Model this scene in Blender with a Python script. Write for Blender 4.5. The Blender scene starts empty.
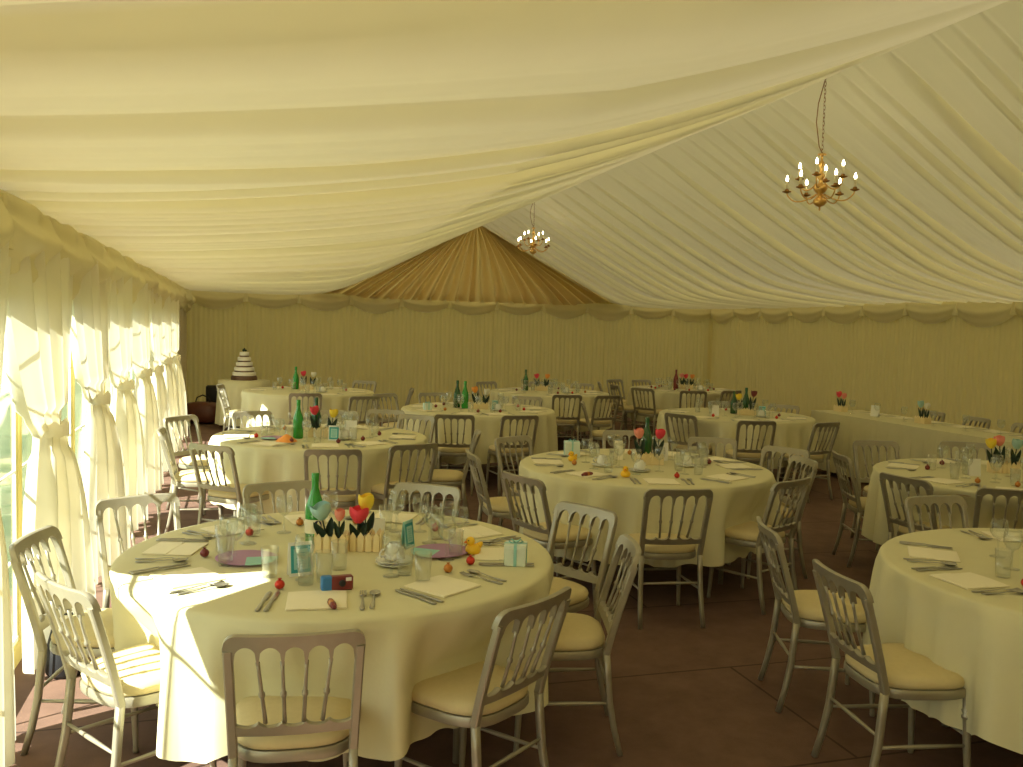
import bpy, math, random
from math import sin, cos, pi, radians as R, exp, atan2, hypot
from mathutils import Vector, Matrix
random.seed(7)
sc = bpy.context.scene
COL = sc.collection

# ------------------------------------------------------------------ camera, world, sun, exposure
YAW, PITCH, ROLL, FOC, EYE = 0.2897, 0.0635, 0.0269, 903.3, 1.709
cd = bpy.data.cameras.new('camera'); cam = bpy.data.objects.new('camera', cd); COL.objects.link(cam)
fw = Vector((sin(YAW)*cos(PITCH), cos(YAW)*cos(PITCH), -sin(PITCH)))
r0 = Vector((cos(YAW), -sin(YAW), 0)); u0 = r0.cross(fw)
rt = r0*cos(ROLL)+u0*sin(ROLL); up = u0*cos(ROLL)-r0*sin(ROLL)
cam.matrix_world = Matrix(((rt.x, up.x, -fw.x, 0), (rt.y, up.y, -fw.y, 0), (rt.z, up.z, -fw.z, EYE), (0, 0, 0, 1)))
cd.sensor_width = 36; cd.lens = FOC/1023*36; cd.clip_start = .05; cd.clip_end = 300
sc.camera = cam

w = bpy.data.worlds.new('world'); sc.world = w; w.use_nodes = True
bg = w.node_tree.nodes['Background']; bg.inputs[0].default_value = (.90, .96, .90, 1); bg.inputs[1].default_value = 2.6
sl = bpy.data.lights.new('sun', 'SUN'); sl.energy = 26; sl.angle = R(.6); sl.color = (1, .965, .85)
so = bpy.data.objects.new('sun', sl); COL.objects.link(so)
SAZ, SEL = R(28), R(38)          # direction the light travels, and its height
sd = Vector((cos(SAZ)*cos(SEL), sin(SAZ)*cos(SEL), -sin(SEL)))
so.rotation_euler = sd.to_track_quat('-Z', 'Y').to_euler(); so.location = (-6, -3, 7)
sc.view_settings.view_transform = 'Standard'; sc.view_settings.look = 'None'
sc.view_settings.exposure = 0.08; sc.view_settings.gamma = 1; sc.view_settings.use_curve_mapping = False
sc.cycles.use_denoising = True
sc.cycles.max_bounces = 14; sc.cycles.diffuse_bounces = 9; sc.cycles.glossy_bounces = 4
sc.cycles.transmission_bounces = 10; sc.cycles.transparent_max_bounces = 24; sc.cycles.sample_clamp_indirect = 6
sc.cycles.caustics_reflective = False; sc.cycles.caustics_refractive = False

# ------------------------------------------------------------------ materials
def mat(name, col, rough=.6, metal=0, noise=.06, scale=30, emit=None, estr=0, trans=None, glass=False, weave=0, coat=0, spec=.5, tcol=None):
    m = bpy.data.materials.new(name); m.use_nodes = True; nt = m.node_tree; N = nt.nodes; L = nt.links
    out = N['Material Output']; b = N['Principled BSDF']
    c4 = (*col, 1)
    tc = N.new('ShaderNodeTexCoord'); nz = N.new('ShaderNodeTexNoise'); nz.inputs['Scale'].default_value = scale; nz.inputs['Detail'].default_value = 3
    L.new(tc.outputs['Object'], nz.inputs['Vector'])
    mx = N.new('ShaderNodeMix'); mx.data_type = 'RGBA'
    mx.inputs['A'].default_value = tuple(max(0, c*(1-noise)) for c in col)+(1,)
    mx.inputs['B'].default_value = tuple(min(1, c*(1+noise)) for c in col)+(1,)
    L.new(nz.outputs['Fac'], mx.inputs['Factor']); L.new(mx.outputs['Result'], b.inputs['Base Color'])
    b.inputs['Roughness'].default_value = rough; b.inputs['Metallic'].default_value = metal
    b.inputs['Specular IOR Level'].default_value = spec
    if coat: b.inputs['Coat Weight'].default_value = coat
    if emit: b.inputs['Emission Color'].default_value = (*emit, 1); b.inputs['Emission Strength'].default_value = estr
    if weave:
        bp = N.new('ShaderNodeBump'); bp.inputs['Strength'].default_value = weave; bp.inputs['Distance'].default_value = .004
        n2 = N.new('ShaderNodeTexNoise'); n2.inputs['Scale'].default_value = 90; L.new(tc.outputs['Object'], n2.inputs['Vector'])
        L.new(n2.outputs['Fac'], bp.inputs['Height']); L.new(bp.outputs['Normal'], b.inputs['Normal'])
    if trans:
        t = N.new('ShaderNodeBsdfTranslucent'); t.inputs['Color'].default_value = (*(tcol or col), 1)
        ms = N.new('ShaderNodeMixShader'); ms.inputs[0].default_value = trans
        L.new(b.outputs[0], ms.inputs[1]); L.new(t.outputs[0], ms.inputs[2]); L.new(ms.outputs[0], out.inputs[0])
    if glass:
        N.remove(b)
        tr = N.new('ShaderNodeBsdfTransparent'); tr.inputs[0].default_value = c4
        gl = N.new('ShaderNodeBsdfGlossy'); gl.inputs['Roughness'].default_value = rough
        lw = N.new('ShaderNodeLayerWeight'); lw.inputs['Blend'].default_value = .35
        mr = N.new('ShaderNodeMapRange'); mr.inputs['To Min'].default_value = .04; mr.inputs['To Max'].default_value = .42
        L.new(lw.outputs['Facing'], mr.inputs['Value'])
        ms = N.new('ShaderNodeMixShader'); L.new(mr.outputs[0], ms.inputs[0])
        L.new(tr.outputs[0], ms.inputs[1]); L.new(gl.outputs[0], ms.inputs[2]); L.new(ms.outputs[0], out.inputs[0])
    return m

LIN = (.86, .82, .60)
M = {}
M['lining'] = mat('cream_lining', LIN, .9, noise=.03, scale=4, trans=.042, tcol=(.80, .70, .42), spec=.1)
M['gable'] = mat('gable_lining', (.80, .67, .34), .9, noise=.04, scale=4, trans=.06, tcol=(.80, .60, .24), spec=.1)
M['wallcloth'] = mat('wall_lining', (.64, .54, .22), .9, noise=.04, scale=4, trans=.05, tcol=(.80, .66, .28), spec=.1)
M['valance'] = mat('valance_cloth', (.78, .72, .44), .9, noise=.04, scale=6, trans=.06, tcol=(.80, .66, .30), spec=.1)
M['curtain'] = mat('curtain_cloth', (.85, .80, .62), .9, noise=.03, scale=6, trans=.26, tcol=(.92, .88, .74), spec=.1)
M['cloth'] = mat('table_linen', (.69, .65, .42), .85, noise=.03, scale=12, trans=.03, tcol=(.8, .72, .48), spec=.15, weave=.12)
M['silver'] = mat('silver_paint', (.36, .33, .25), .36, .5, noise=.10, scale=25)
M['pad'] = mat('tan_seat_fabric', (.62, .52, .29), .85, noise=.06, scale=40, spec=.2, weave=.15)
M['steel'] = mat('cutlery_steel', (.42, .40, .35), .30, .85, noise=.04)
M['glass'] = mat('clear_glass', (.97, .98, .97), .05, glass=True)
M['pane'] = mat('window_pane', (.93, .96, .95), .06, glass=True)
M['bar'] = mat('white_glazing_bar', (.80, .82, .80), .5, noise=.03)
M['green'] = mat('green_bottle_glass', (.02, .30, .03), .12, noise=.05, coat=.6)
M['dkgreen'] = mat('dark_green_bottle_glass', (.01, .09, .02), .12, noise=.05, coat=.6)
M['leaf'] = mat('dark_leaf', (.008, .03, .016), .6, noise=.2)
M['red'] = mat('red_petal', (.80, .05, .09), .6, noise=.08)
M['pink'] = mat('pink_petal', (.85, .30, .24), .6, noise=.08)
M['orange'] = mat('orange_petal', (.90, .35, .07), .6, noise=.08)
M['yellow'] = mat('yellow_petal', (.92, .70, .06), .6, noise=.08)
M['blue'] = mat('pale_blue_petal', (.36, .58, .58), .6, noise=.08)
M['whitep'] = mat('white_petal', (.80, .78, .70), .6, noise=.05)
M['cream'] = mat('cream_painted_wood', (.84, .70, .40), .7, noise=.05)
M['paper'] = mat('cream_paper', (.86, .80, .60), .8, noise=.02)
M['white'] = mat('white_paper', (.85, .84, .78), .7, noise=.02)
M['china'] = mat('white_china', (.78, .78, .72), .22, noise=.02, coat=.4)
M['teal'] = mat('teal_card', (.05, .38, .42), .6, noise=.04)
M['paleteal'] = mat('pale_teal_card', (.38, .68, .66), .6, noise=.04)
M['foilred'] = mat('red_foil', (.60, .05, .03), .28, .6, noise=.2, scale=60)
M['foilgold'] = mat('copper_foil', (.58, .24, .06), .30, .7, noise=.25, scale=60)
M['maroon'] = mat('maroon_wrapper', (.20, .03, .03), .35, noise=.2, scale=50)
M['camblue'] = mat('blue_card', (.04, .20, .50), .5, noise=.1)
M['duck'] = mat('yellow_plastic', (.90, .55, .02), .4, noise=.05)
M['beak'] = mat('orange_plastic', (.85, .22, .02), .4, noise=.05)
M['giftbox'] = mat('pale_box_card', (.66, .74, .66), .7, noise=.04)
M['ribbon'] = mat('teal_ribbon', (.30, .60, .56), .5, noise=.05)
M['navy'] = mat('navy_label', (.02, .015, .08), .5, noise=.1)
M['purple'] = mat('purple_card', (.42, .22, .42), .5, noise=.06)
M['black'] = mat('black_fabric', (.012, .012, .014), .6, noise=.2)
M['leather'] = mat('brown_leather', (.13, .035, .015), .45, noise=.25, scale=12)
M['brass'] = mat('polished_brass', (.74, .46, .15), .34, .9, noise=.08)
M['dkbrass'] = mat('aged_brass', (.34, .17, .05), .3, .9, noise=.1)
M['candle'] = mat('ivory_sleeve', (.85, .78, .55), .6, noise=.03)
M['bulb'] = mat('warm_bulb', (1, .9, .7), .4, emit=(1, .86, .52), estr=22)
M['ply'] = mat('plywood', (.45, .30, .16), .6, noise=.15, scale=8)
M['icing'] = mat('white_icing', (.84, .82, .74), .5, noise=.02)
M['brownband'] = mat('brown_ribbon', (.14, .07, .04), .5, noise=.1)
M['outside'] = mat('lawn_green', (.085, .12, .05), .9, noise=.35, scale=3)
M['hedge'] = mat('hedge_leaf', (.04, .08, .03), .9, noise=.5, scale=9)

def floor_material():
    m = bpy.data.materials.new('brown_matting'); m.use_nodes = True; nt = m.node_tree; N = nt.nodes; L = nt.links
    b = N['Principled BSDF']; b.inputs['Roughness'].default_value = .85; b.inputs['Specular IOR Level'].default_value = .25
    tc = N.new('ShaderNodeTexCoord'); mp = N.new('ShaderNodeMapping'); mp.inputs['Scale'].default_value = (1, 1, 1)
    L.new(tc.outputs['Object'], mp.inputs['Vector'])
    br = N.new('ShaderNodeTexBrick'); br.offset = .5; br.inputs['Scale'].default_value = 1
    br.inputs['Brick Width'].default_value = 2.4; br.inputs['Row Height'].default_value = 1.0; br.inputs['Mortar Size'].default_value = .007
    br.inputs['Color1'].default_value = (.15, .085, .062, 1); br.inputs['Color2'].default_value = (.17, .098, .070, 1); br.inputs['Mortar'].default_value = (.07, .04, .03, 1)
    L.new(mp.outputs[0], br.inputs['Vector'])
    nz = N.new('ShaderNodeTexNoise'); nz.inputs['Scale'].default_value = 5; nz.inputs['Detail'].default_value = 8; nz.inputs['Roughness'].default_value = .7
    L.new(tc.outputs['Object'], nz.inputs['Vector'])
    mr = N.new('ShaderNodeMapRange'); mr.inputs['From Min'].default_value = .3; mr.inputs['From Max'].default_value = .7; mr.inputs['To Min'].default_value = .78; mr.inputs['To Max'].default_value = 1.2
    L.new(nz.outputs['Fac'], mr.inputs[0])
    mx = N.new('ShaderNodeMix'); mx.data_type = 'RGBA'; mx.blend_type = 'MULTIPLY'; mx.inputs['Factor'].default_value = 1
    L.new(br.outputs['Color'], mx.inputs['A']); L.new(mr.outputs[0], mx.inputs['B']); L.new(mx.outputs['Result'], b.inputs['Base Color'])
    n2 = N.new('ShaderNodeTexNoise'); n2.inputs['Scale'].default_value = 160; L.new(tc.outputs['Object'], n2.inputs['Vector'])
    bp = N.new('ShaderNodeBump'); bp.inputs['Strength'].default_value = .3; bp.inputs['Distance'].default_value = .004
    L.new(n2.outputs['Fac'], bp.inputs['Height']); L.new(bp.outputs[0], b.inputs['Normal'])
    return m
M['floor'] = floor_material()

# ------------------------------------------------------------------ mesh helpers
class MB:
    def __init__(s): s.v = []; s.f = []; s.mi = []; s.cur = 0
    def add(s, vs, fs):
        o = len(s.v); s.v += [tuple(p) for p in vs]; s.f += [tuple(i+o for i in q) for q in fs]; s.mi += [s.cur]*len(fs); return s
    def box(s, x0, x1, y0, y1, z0, z1, bev=0):
        b = min(bev, (x1-x0)/2.01, (y1-y0)/2.01, (z1-z0)/2.01)
        if b <= 0:
            vs = [(x, y, z) for z in (z0, z1) for x, y in ((x0, y0), (x1, y0), (x1, y1), (x0, y1))]
            return s.add(vs, [(3, 2, 1, 0), (4, 5, 6, 7), (0, 1, 5, 4), (1, 2, 6, 5), (2, 3, 7, 6), (3, 0, 4, 7)])
        rings = []
        for z, i in ((z0, b), (z0+b, 0), (z1-b, 0), (z1, b)):
            rg = []
            for cx, cy, sx, sy in ((x0, y0, 1, 1), (x1, y0, -1, 1), (x1, y1, -1, -1), (x0, y1, 1, -1)):
                p, q = (cx+sx*b, cy+sy*i), (cx+sx*i, cy+sy*b)
                rg += [q, p] if sx*sy > 0 else [p, q]
            rings.append([(x, y, z) for x, y in rg])
        vs = [p for rg in rings for p in rg]; fs = [tuple(range(7, -1, -1)), tuple(range(24, 32))]
        for k in range(3):
            for j in range(8): fs.append((k*8+j, k*8+(j+1) % 8, (k+1)*8+(j+1) % 8, (k+1)*8+j))
        return s.add(vs, fs)
    def lathe(s, prof, n=16, c=(0, 0, 0), cap=True):
        vs = []; fs = []
        for r, z in prof:
            for j in range(n): a = 2*pi*j/n; vs.append((c[0]+r*cos(a), c[1]+r*sin(a), c[2]+z))
        for k in range(len(prof)-1):
            for j in range(n): fs.append((k*n+j, k*n+(j+1) % n, (k+1)*n+(j+1) % n, (k+1)*n+j))
        if cap: fs.append(tuple(range(n-1, -1, -1))); fs.append(tuple((len(prof)-1)*n+j for j in range(n)))
        return s.add(vs, fs)
    def tube(s, pts, rad, n=8, sq=None, cap=True):
        """swept tube; rad is a number or a list; sq=(a,b) makes a rounded-rectangle section scaled by a (side) and b (in-plane)"""
        P = [Vector(p) for p in pts]; vs = []; fs = []
        ref = Vector((0, 0, 1)) if abs((P[-1]-P[0]).normalized().z) < .8 else Vector((1, 0, 0))
        for i, p in enumerate(P):
            t = (P[min(i+1, len(P)-1)]-P[max(i-1, 0)]).normalized()
            a = (ref-t*ref.dot(t)).normalized(); b = t.cross(a)
            r = rad[i] if isinstance(rad, (list, tuple)) else rad
            for j in range(n):
                an = 2*pi*(j+.5)/n; ca, sa = cos(an), sin(an)
                if sq: ca = math.copysign(abs(ca)**.45, ca)*sq[0]; sa = math.copysign(abs(sa)**.45, sa)*sq[1]
                vs.append(p+a*r*ca+b*r*sa)
        for k in range(len(P)-1):
            for j in range(n): fs.append((k*n+j, k*n+(j+1) % n, (k+1)*n+(j+1) % n, (k+1)*n+j))
        if cap: fs.append(tuple(range(n-1, -1, -1))); fs.append(tuple((len(P)-1)*n+j for j in range(n)))
        return s.add(vs, fs)
    def grid(s, fn, nu, nv, closed_u=False):
        vs = [fn(i/nu, j/nv) for j in range(nv+1) for i in range(nu if closed_u else nu+1)]
        W = nu if closed_u else nu+1; fs = []
        for j in range(nv):
            for i in range(nu):
                i2 = (i+1) % W if closed_u else i+1
                fs.append((j*W+i, j*W+i2, (j+1)*W+i2, (j+1)*W+i))
        return s.add(vs, fs)
    def ball(s, c, r, n=12, m=8, sz=1):
        return s.lathe([(max(r*sin(pi*k/m), 1e-4), -r*cos(pi*k/m)*sz) for k in range(m+1)], n, c)
    def prism(s, poly, z0, z1):
        n = len(poly); return s.add([(x, y, z0) for x, y in poly]+[(x, y, z1) for x, y in poly],
            [tuple(range(n-1, -1, -1)), tuple(range(n, 2*n))]+[(i, (i+1) % n, n+(i+1) % n, n+i) for i in range(n)])
    def build(s, name, m, parent=None, smooth=True, loc=None, sharp=None):
        me = bpy.data.meshes.new(name); me.from_pydata(s.v, [], s.f)
        ms = m if isinstance(m, (list, tuple)) else [m]
        for k in ms: me.materials.append(M[k])
        if smooth: me.polygons.foreach_set('use_smooth', [True]*len(s.f))
        if any(s.mi): me.polygons.foreach_set('material_index', s.mi)
        me.update()
        if sharp and smooth: me.set_sharp_from_angle(angle=R(sharp))
        o = bpy.data.objects.new(name, me); COL.objects.link(o)
        if parent is not None: o.parent = parent
        if loc: o.location = loc
        return o
def thing(name, label, cat, loc=(0, 0, 0), rz=0, group=None):
    o = bpy.data.objects.new(name, None); COL.objects.link(o); o.empty_display_size = .1
    o.location = loc; o.rotation_euler = (0, 0, rz); return tag(o, label, cat, group)
def tag(o, label, cat, group=None):
    o['label'] = label; o['category'] = cat
    if group: o['group'] = group
    elif 'group' in o: del o['group']
    return o
def struct(o): o['kind'] = 'structure'; return o
def dup(root, loc, rz=0, label=None, group=None, tilt=0):
    if root.get('used') is None: r = root; r['used'] = 1; kids = ()
    else:
        r = root.copy(); COL.objects.link(r); kids = list(root.children)
    r.location = loc; r.rotation_euler = (0, tilt, rz)
    for ch in kids:
        c = ch.copy(); COL.objects.link(c); c.parent = r
        for g in ch.children:
            d = g.copy(); COL.objects.link(d); d.parent = c
    if label: r['label'] = label
    if group: r['group'] = group
    return r
CLEAN = []
def proto(o): CLEAN.append(o); return o

# ------------------------------------------------------------------ the marquee
XL, XR, YB, YF, ZE, ZR = -1.03, 9.73, 17.57, -2.6, 2.225, 3.72
XC = (XL+XR)/2
def roofz(t, y):   # t 0 at the eave, 1 at the ridge
    a = t+.58*(t*t-t)
    q = (t-.47)/.53; b = .5*(q+math.sqrt(q*q+.012)); b /= .5*(1+math.sqrt(1.012))
    k = min(max((y-5)/12, 0), 1)
    return ZE+(ZR-ZE)*(a+(b-a)*k)
SKIP = {3: ((1.75, 2.8), (2.75, 3.55))}
def make_folds(seed, big, lo, hi, amp):
    rn = random.Random(seed); F = list(big); y = YF
    while y < YB:
        F.append((y, rn.uniform(.022, .05), rn.uniform(.10, .30), rn.uniform(lo, hi))); y += rn.uniform(.14, .60)
        if big and any(a0 < F[-1][0] < a1 for a0, a1 in SKIP.get(seed, ())): F.pop()
    ph = [rn.uniform(0, 6.28) for _ in range(8)]
    cache = {}
    def f(yy):
        k = round(yy, 4)
        if k in cache: return cache[k]
        z = 0
        for y0, w1, w2, a in F:
            d = yy-y0
            if abs(d) < 2: z -= a*(exp(d/w1) if d < 0 else exp(-d/w2))
            d += w1*.9; gw = .012+.25*w1
            if abs(d) < .2 and a > 0: z += (a*1.1+.03)*exp(-(d/gw)**2)
        z += amp*(sin(yy*2*pi/.093+ph[0])*.5*(.6+.4*sin(yy*1.9+ph[1]))+sin(yy*2*pi/.21+ph[2]+sin(yy*2.2+ph[3]))+.9*sin(yy*2*pi/.37+ph[4]))
        cache[k] = z; return z
    return f
fl = make_folds(3, [(2.43, .50, .03, -.24), (2.0, .10, .02, -.05), (1.2, .1, .4, .10), (3.16, .18, .03, -.14), (5.2, .08, .4, .07), (6.5, .08, .4, .06), (8.2, .08, .4, .06), (10.5, .1, .4, .06)], .018, .085, .004)
fr = make_folds(11, [(4.0, .08, .3, .07), (5.6, .08, .3, .07), (7.4, .06, .3, .06)], .035, .120, .005)
def roof(side):
    f = fl if side < 0 else fr; x0 = XL if side < 0 else XR
    yn = 1900
    def drift(y, t):   # the gathers fan out, so each fold drifts along the tent on its way from eave to ridge
        if side < 0: return 1.2*min(1, max(0, (y-2)/2.5))*min(1, t/.5)**.8*min(1, max(.3, (YB-y)/9))
        return 1.5*(1-t)**1.1*min(1, max(0, (YB-y)/9+.15))
    q0 = YF-1.7 if side > 0 else YF; q1 = YB+.06
    def fn(u, v):
        t = v; q = q0+(q1-q0)*u; lo, hi = q, q+2.0
        for _ in range(18):
            m_ = (lo+hi)/2
            if m_-drift(m_, t) < q: lo = m_
            else: hi = m_
        y = min(max(lo, YF), YB+.06)
        x = x0+(XC-x0)*t
        if v == 0: x += side*.12
        return (x, y, roofz(t, y)+f(q)*(sin(pi*min(1, .12+t*.88))**.7 if t < 1 else 0))
    return MB().grid(fn, yn, 26)
c = roof(-1).build('ceiling', 'lining'); struct(c)
c = roof(1).build('ceiling', 'lining'); struct(c)
# gable end: cloth gathered to a fan under the apex
def gable(ybase, sgn):
    rn = random.Random(12); knots = [rn.uniform(.6, 1.5) for _ in range(60)]
    cum = [0]
    for q in knots: cum.append(cum[-1]+q)
    def phase(u):
        k = u*59.99; i = int(k); return (cum[i]+(cum[i+1]-cum[i])*(k-i))/cum[-1]*pi*46
    HS = 3.15
    def fn(u, v):
        s = 2*u-1; k = v
        x = XC+s*(.10+(HS-.10)*k**(1+.45*s*s*(1-k)))
        t = 1-abs(x-XC)/((XR-XL)/2); zt = roofz(t, YB)
        h = k**(1.0+.35*(1-abs(s)))
        zc = ZR-(ZR-ZE+.06)*h
        e = abs(s)**1.2
        zz = min(zc, zt+.05); e = abs(s)**8; zz = max(zz, (1-e)*zc+e*(zt+.05)) if e > .05 else zz
        am = (.03+.18*k**.8)
        q = sin(phase(u)+.8*k*s)
        q = (abs(q)**.7)*(1 if q > 0 else -1)
        return (x, ybase-.10*sin(pi*k)*.8+am*q*.8, zz)
    return MB().grid(fn, 760, 26)
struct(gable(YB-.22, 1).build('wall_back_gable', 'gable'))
g = MB().add([(XL, YF, ZE-.1), (XR, YF, ZE-.1), (XR, YF, ZE+.1), (XC, YF, ZR+.15), (XL, YF, ZE+.1)], [(0, 1, 2, 3, 4)]).build('wall_front_gable', 'lining', smooth=False); struct(g)

def pleated(p0, p1, z0, z1, amp, seed, nrm, pitch=.085):
    """hanging lining cloth from p0 to p1"""
    rn = random.Random(seed); Lg = hypot(p1[0]-p0[0], p1[1]-p0[1]); ph = [rn.uniform(0, 6) for _ in range(5)]
    n = int(Lg/.016)
    tx, ty = (p1[0]-p0[0])/Lg, (p1[1]-p0[1])/Lg
    p0 = (p0[0]-tx*.12, p0[1]-ty*.12); p1 = (p1[0]+tx*.12, p1[1]+ty*.12)
    def fn(u, v):
        d = u*Lg; a = amp*(.7*sin(2*pi*d/pitch+1.1*sin(d*2.3+ph[0]))+.55*sin(2*pi*d/(pitch*2.7)+ph[1])+.5*sin(2*pi*d/.71+ph[2]))
        post = min(abs((d % 2.35)-1.17), 9); a -= .035*exp(-(post/.035)**2)
        a *= (.55+.45*(1-v))
        return (p0[0]+(p1[0]-p0[0])*u+nrm[0]*a, p0[1]+(p1[1]-p0[1])*u+nrm[1]*a, z0+(z1-z0)*v)
    return MB().grid(fn, n, 5)
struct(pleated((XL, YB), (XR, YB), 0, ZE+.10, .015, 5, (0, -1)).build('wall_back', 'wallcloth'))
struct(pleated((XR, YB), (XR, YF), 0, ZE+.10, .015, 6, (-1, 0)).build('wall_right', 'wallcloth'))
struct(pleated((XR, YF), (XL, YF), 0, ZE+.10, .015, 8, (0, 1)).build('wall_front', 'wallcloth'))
struct(MB().box(XL-.3, XR+.05, YF-.05, YB+.05, -.06, 0).build('floor', 'floor', smooth=False))
struct(MB().add([(-90, -70, -.08), (90, -70, -.08), (90, 90, -.08), (-90, 90, -.08)], [(0, 1, 2, 3)]).build('ground', 'outside', smooth=False))

# left wall: lining above and below a run of windows, posts between them
CUR = [-2.35, -.8, .65, 2.15, 3.52, 4.9, 6.37, 7.72, 9.2, 10.5, 11.85, 13.25]     # where the curtains are tied
WZ0, WZ1 = .10, 1.82
lw = MB(); lw.box(XL-.04, XL-.01, YF, YB, WZ1, ZE+.02); lw.box(XL-.04, XL-.01, YF, YB, -.05, WZ0); lw.box(XL-.04, XL-.01, 14.1, YB, WZ0, WZ1)
for y in CUR: lw.box(XL-.045, XL-.015, y-.04, y+.04, WZ0, WZ1)
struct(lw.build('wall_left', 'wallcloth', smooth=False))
struct(pleated((XL+.02, 13.6), (XL+.02, YB), 0, ZE, .022, 9, (1, 0)).build('wall_left_lining', 'curtain'))
edges = CUR+[14.1]
for i in range(len(edges)-1):
    a, b = edges[i]+.04, edges[i+1]-.04
    wn = struct(MB().box(XL-.032, XL-.028, a, b, WZ0, WZ1).build('window_%d' % (i+1), 'pane', smooth=False))
    fb = MB()
    for y0, y1 in ((a, a+.014), (b-.014, b)): fb.box(XL-.036, XL-.024, y0, y1, WZ0, WZ1)
    for z0, z1 in ((WZ0, WZ0+.025), (WZ1-.03, WZ1)): fb.box(XL-.04, XL-.02, a, b, z0, z1)
    fb.build('window_frame', 'bar', wn, smooth=False)
    gb = MB()
    for k in range(1, 3): y = a+(b-a)*k/3; gb.box(XL-.035, XL-.025, y-.004, y+.004, WZ0, WZ1)
    for k in range(1, 4): z = WZ0+(WZ1-WZ0)*k/4-.02; gb.box(XL-.035, XL-.025, a, b, z-.006, z+.006)
    gb.build('glazing_bar', 'bar', wn, smooth=False)

# curtains gathered at a tie-back
ORD = ['second', 'third', 'fourth', 'fifth', 'sixth', 'seventh', 'eighth']
def curtain(yc, seed, label):
    rn = random.Random(seed); NPL = 11; p1, p2 = rn.uniform(0, 6), rn.uniform(0, 6); zt = 1.16+rn.uniform(-.02, .03); sk = rn.uniform(-.05, .05)
    top = 2.06; fl_ = .25 if yc < 4 else 1
    def fn(u, v):
        s = 2*u-1; z = top*(1-v)+.03*v
        if z > zt: k = (z-zt)/(top-zt); wd = .09+.66*k**.5
        else: k = (zt-z)/(zt-.03); wd = .09+.36*(1-(1-k)**2.4)
        fold = sin(s*NPL*pi*.5+p1+.8*sin(s*3+p2)); f2 = sin(s*NPL*1.3*pi+p2)
        am = .022+.028*min(1, wd/.3)
        if abs(z-zt) < .1: am = .024
        bulge = .045*cos(s*pi/2)*(1 if z > zt else 1.5)
        x = XL+.085+bulge+am*fold+.008*f2+(.13*fl_*(1-exp(-(zt-z)*2.2))*(.6+.4*s) if z < zt else -.02*(z-zt))
        hem = .015*sin(s*7+p1) if v > .99 else 0
        return (x, yc+(sk+.10*fl_)*(1 if z < zt else 0)*k**.8+s*wd+.01*fold, z+hem-(.02*fold if z > 2 else 0))
    c = thing('curtain', label, 'curtain', group=None)
    MB().grid(fn, 90, 56).build('drape', 'curtain', c)
    tb = MB()
    tb.grid(lambda u, v: (XL+.13+.075*cos(2*pi*u), yc+.10*sin(2*pi*u), zt+.035*(v-.5)*2+.01*sin(2*pi*u*9)*(1 if v > .5 else .4)), 40, 4, True)
    tb.build('tie_band', 'curtain', c)
    return c
cur_lab = {3.52: 'nearest cream curtain, its lower folds cut off by the left edge',
           4.9: 'large cream tied curtain beside the chair nearest the left windows', 6.37: 'cream tied curtain, second of the row from the camera',
           7.72: 'cream tied curtain, third of the row from the camera', 9.2: 'cream tied curtain, fourth of the row from the camera',
           10.5: 'cream tied curtain, fifth of the row from the camera', 11.85: 'cream tied curtain, sixth of the row from the camera',
           13.25: 'last and farthest of the cream tied curtains'}
for i, y in enumerate(CUR):
    c_ = curtain(y, 40+i, cur_lab.get(y, 'cream tied curtain before a window behind the camera'))
    if y < 3: c_['group'] = 'curtains behind the camera'


# swagged valances
def swag_row(name, label, p0, p1, nrm, zt, drop, out, n, seed, puff=0):
    root = thing(name, label, 'valance'); rn = random.Random(seed)
    dx, dy = (p1[0]-p0[0])/n, (p1[1]-p0[1])/n
    for i in range(n):
        pa = rn.uniform(-.3, .3); dr = drop*rn.uniform(.9, 1.1)
        def fn(u, v, i=i, pa=pa, dr=dr):
            sg = sin(pi*u)**.8
            z = zt-dr*v*(.42+.58*sg)
            o = out*(.35+sin(pi*min(1, v*1.05)))*(.45+.55*sg)
            o += (.006+.5*puff)*sin(v*5*pi+u*pa*4)*sg
            if puff: o += puff*sin(u*13+v*7+pa*9)*sin(v*pi)*.8; z += puff*.6*sin(u*11+pa*20)*sin(v*pi)
            return (p0[0]+dx*(i-.04+1.08*u)+nrm[0]*o, p0[1]+dy*(i-.04+1.08*u)+nrm[1]*o, z)
        m = MB().grid(fn, 22, 20)
        m.build('swag', 'valance', root)
        # gathered tail between two swags
        cx, cy = p0[0]+dx*i, p0[1]+dy*i
        m = MB(); m.grid(lambda u, v: (cx+nrm[0]*(out*.6+.02*cos(2*pi*u)*(1+v))+dx/hypot(dx, dy)*.035*sin(2*pi*u)*(.5+v), cy+nrm[1]*(out*.6+.02*cos(2*pi*u)*(1+v))+dy/hypot(dx, dy)*.035*sin(2*pi*u)*(.5+v), zt-.03-drop*.5*v), 14, 4, True)
        m.build('gather', 'valance', root)
    return root
swag_row('swag_valance', 'scalloped cream valance along the top of the far end wall', (XL+.1, YB-.03), (XR, YB-.03), (0, -1), ZE, .33, .06, 11, 1)
swag_row('swag_valance', 'scalloped cream valance along the top of the right side wall', (XR-.03, YB), (XR-.03, YF), (-1, 0), ZE, .33, .06, 20, 2)
swag_row('swag_valance', 'puffed cream valance above the curtained windows on the left', (XL+.04, YF), (XL+.04, YB-.1), (1, 0), ZE-.01, .44, .10, 21, 3, puff=.030)

# garden outside the windows
hd = MB(); rn = random.Random(4)
for k in range(46):
    y = -14+k*.95; hd.ball((-12+rn.uniform(-.3, .3), y, .7+rn.uniform(0, .3)), rn.uniform(.8, 1.1), 10, 7, 1.1)
tag(hd.build('garden_hedge', 'hedge'), 'green hedge seen through the windows on the left', 'hedge')

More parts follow.
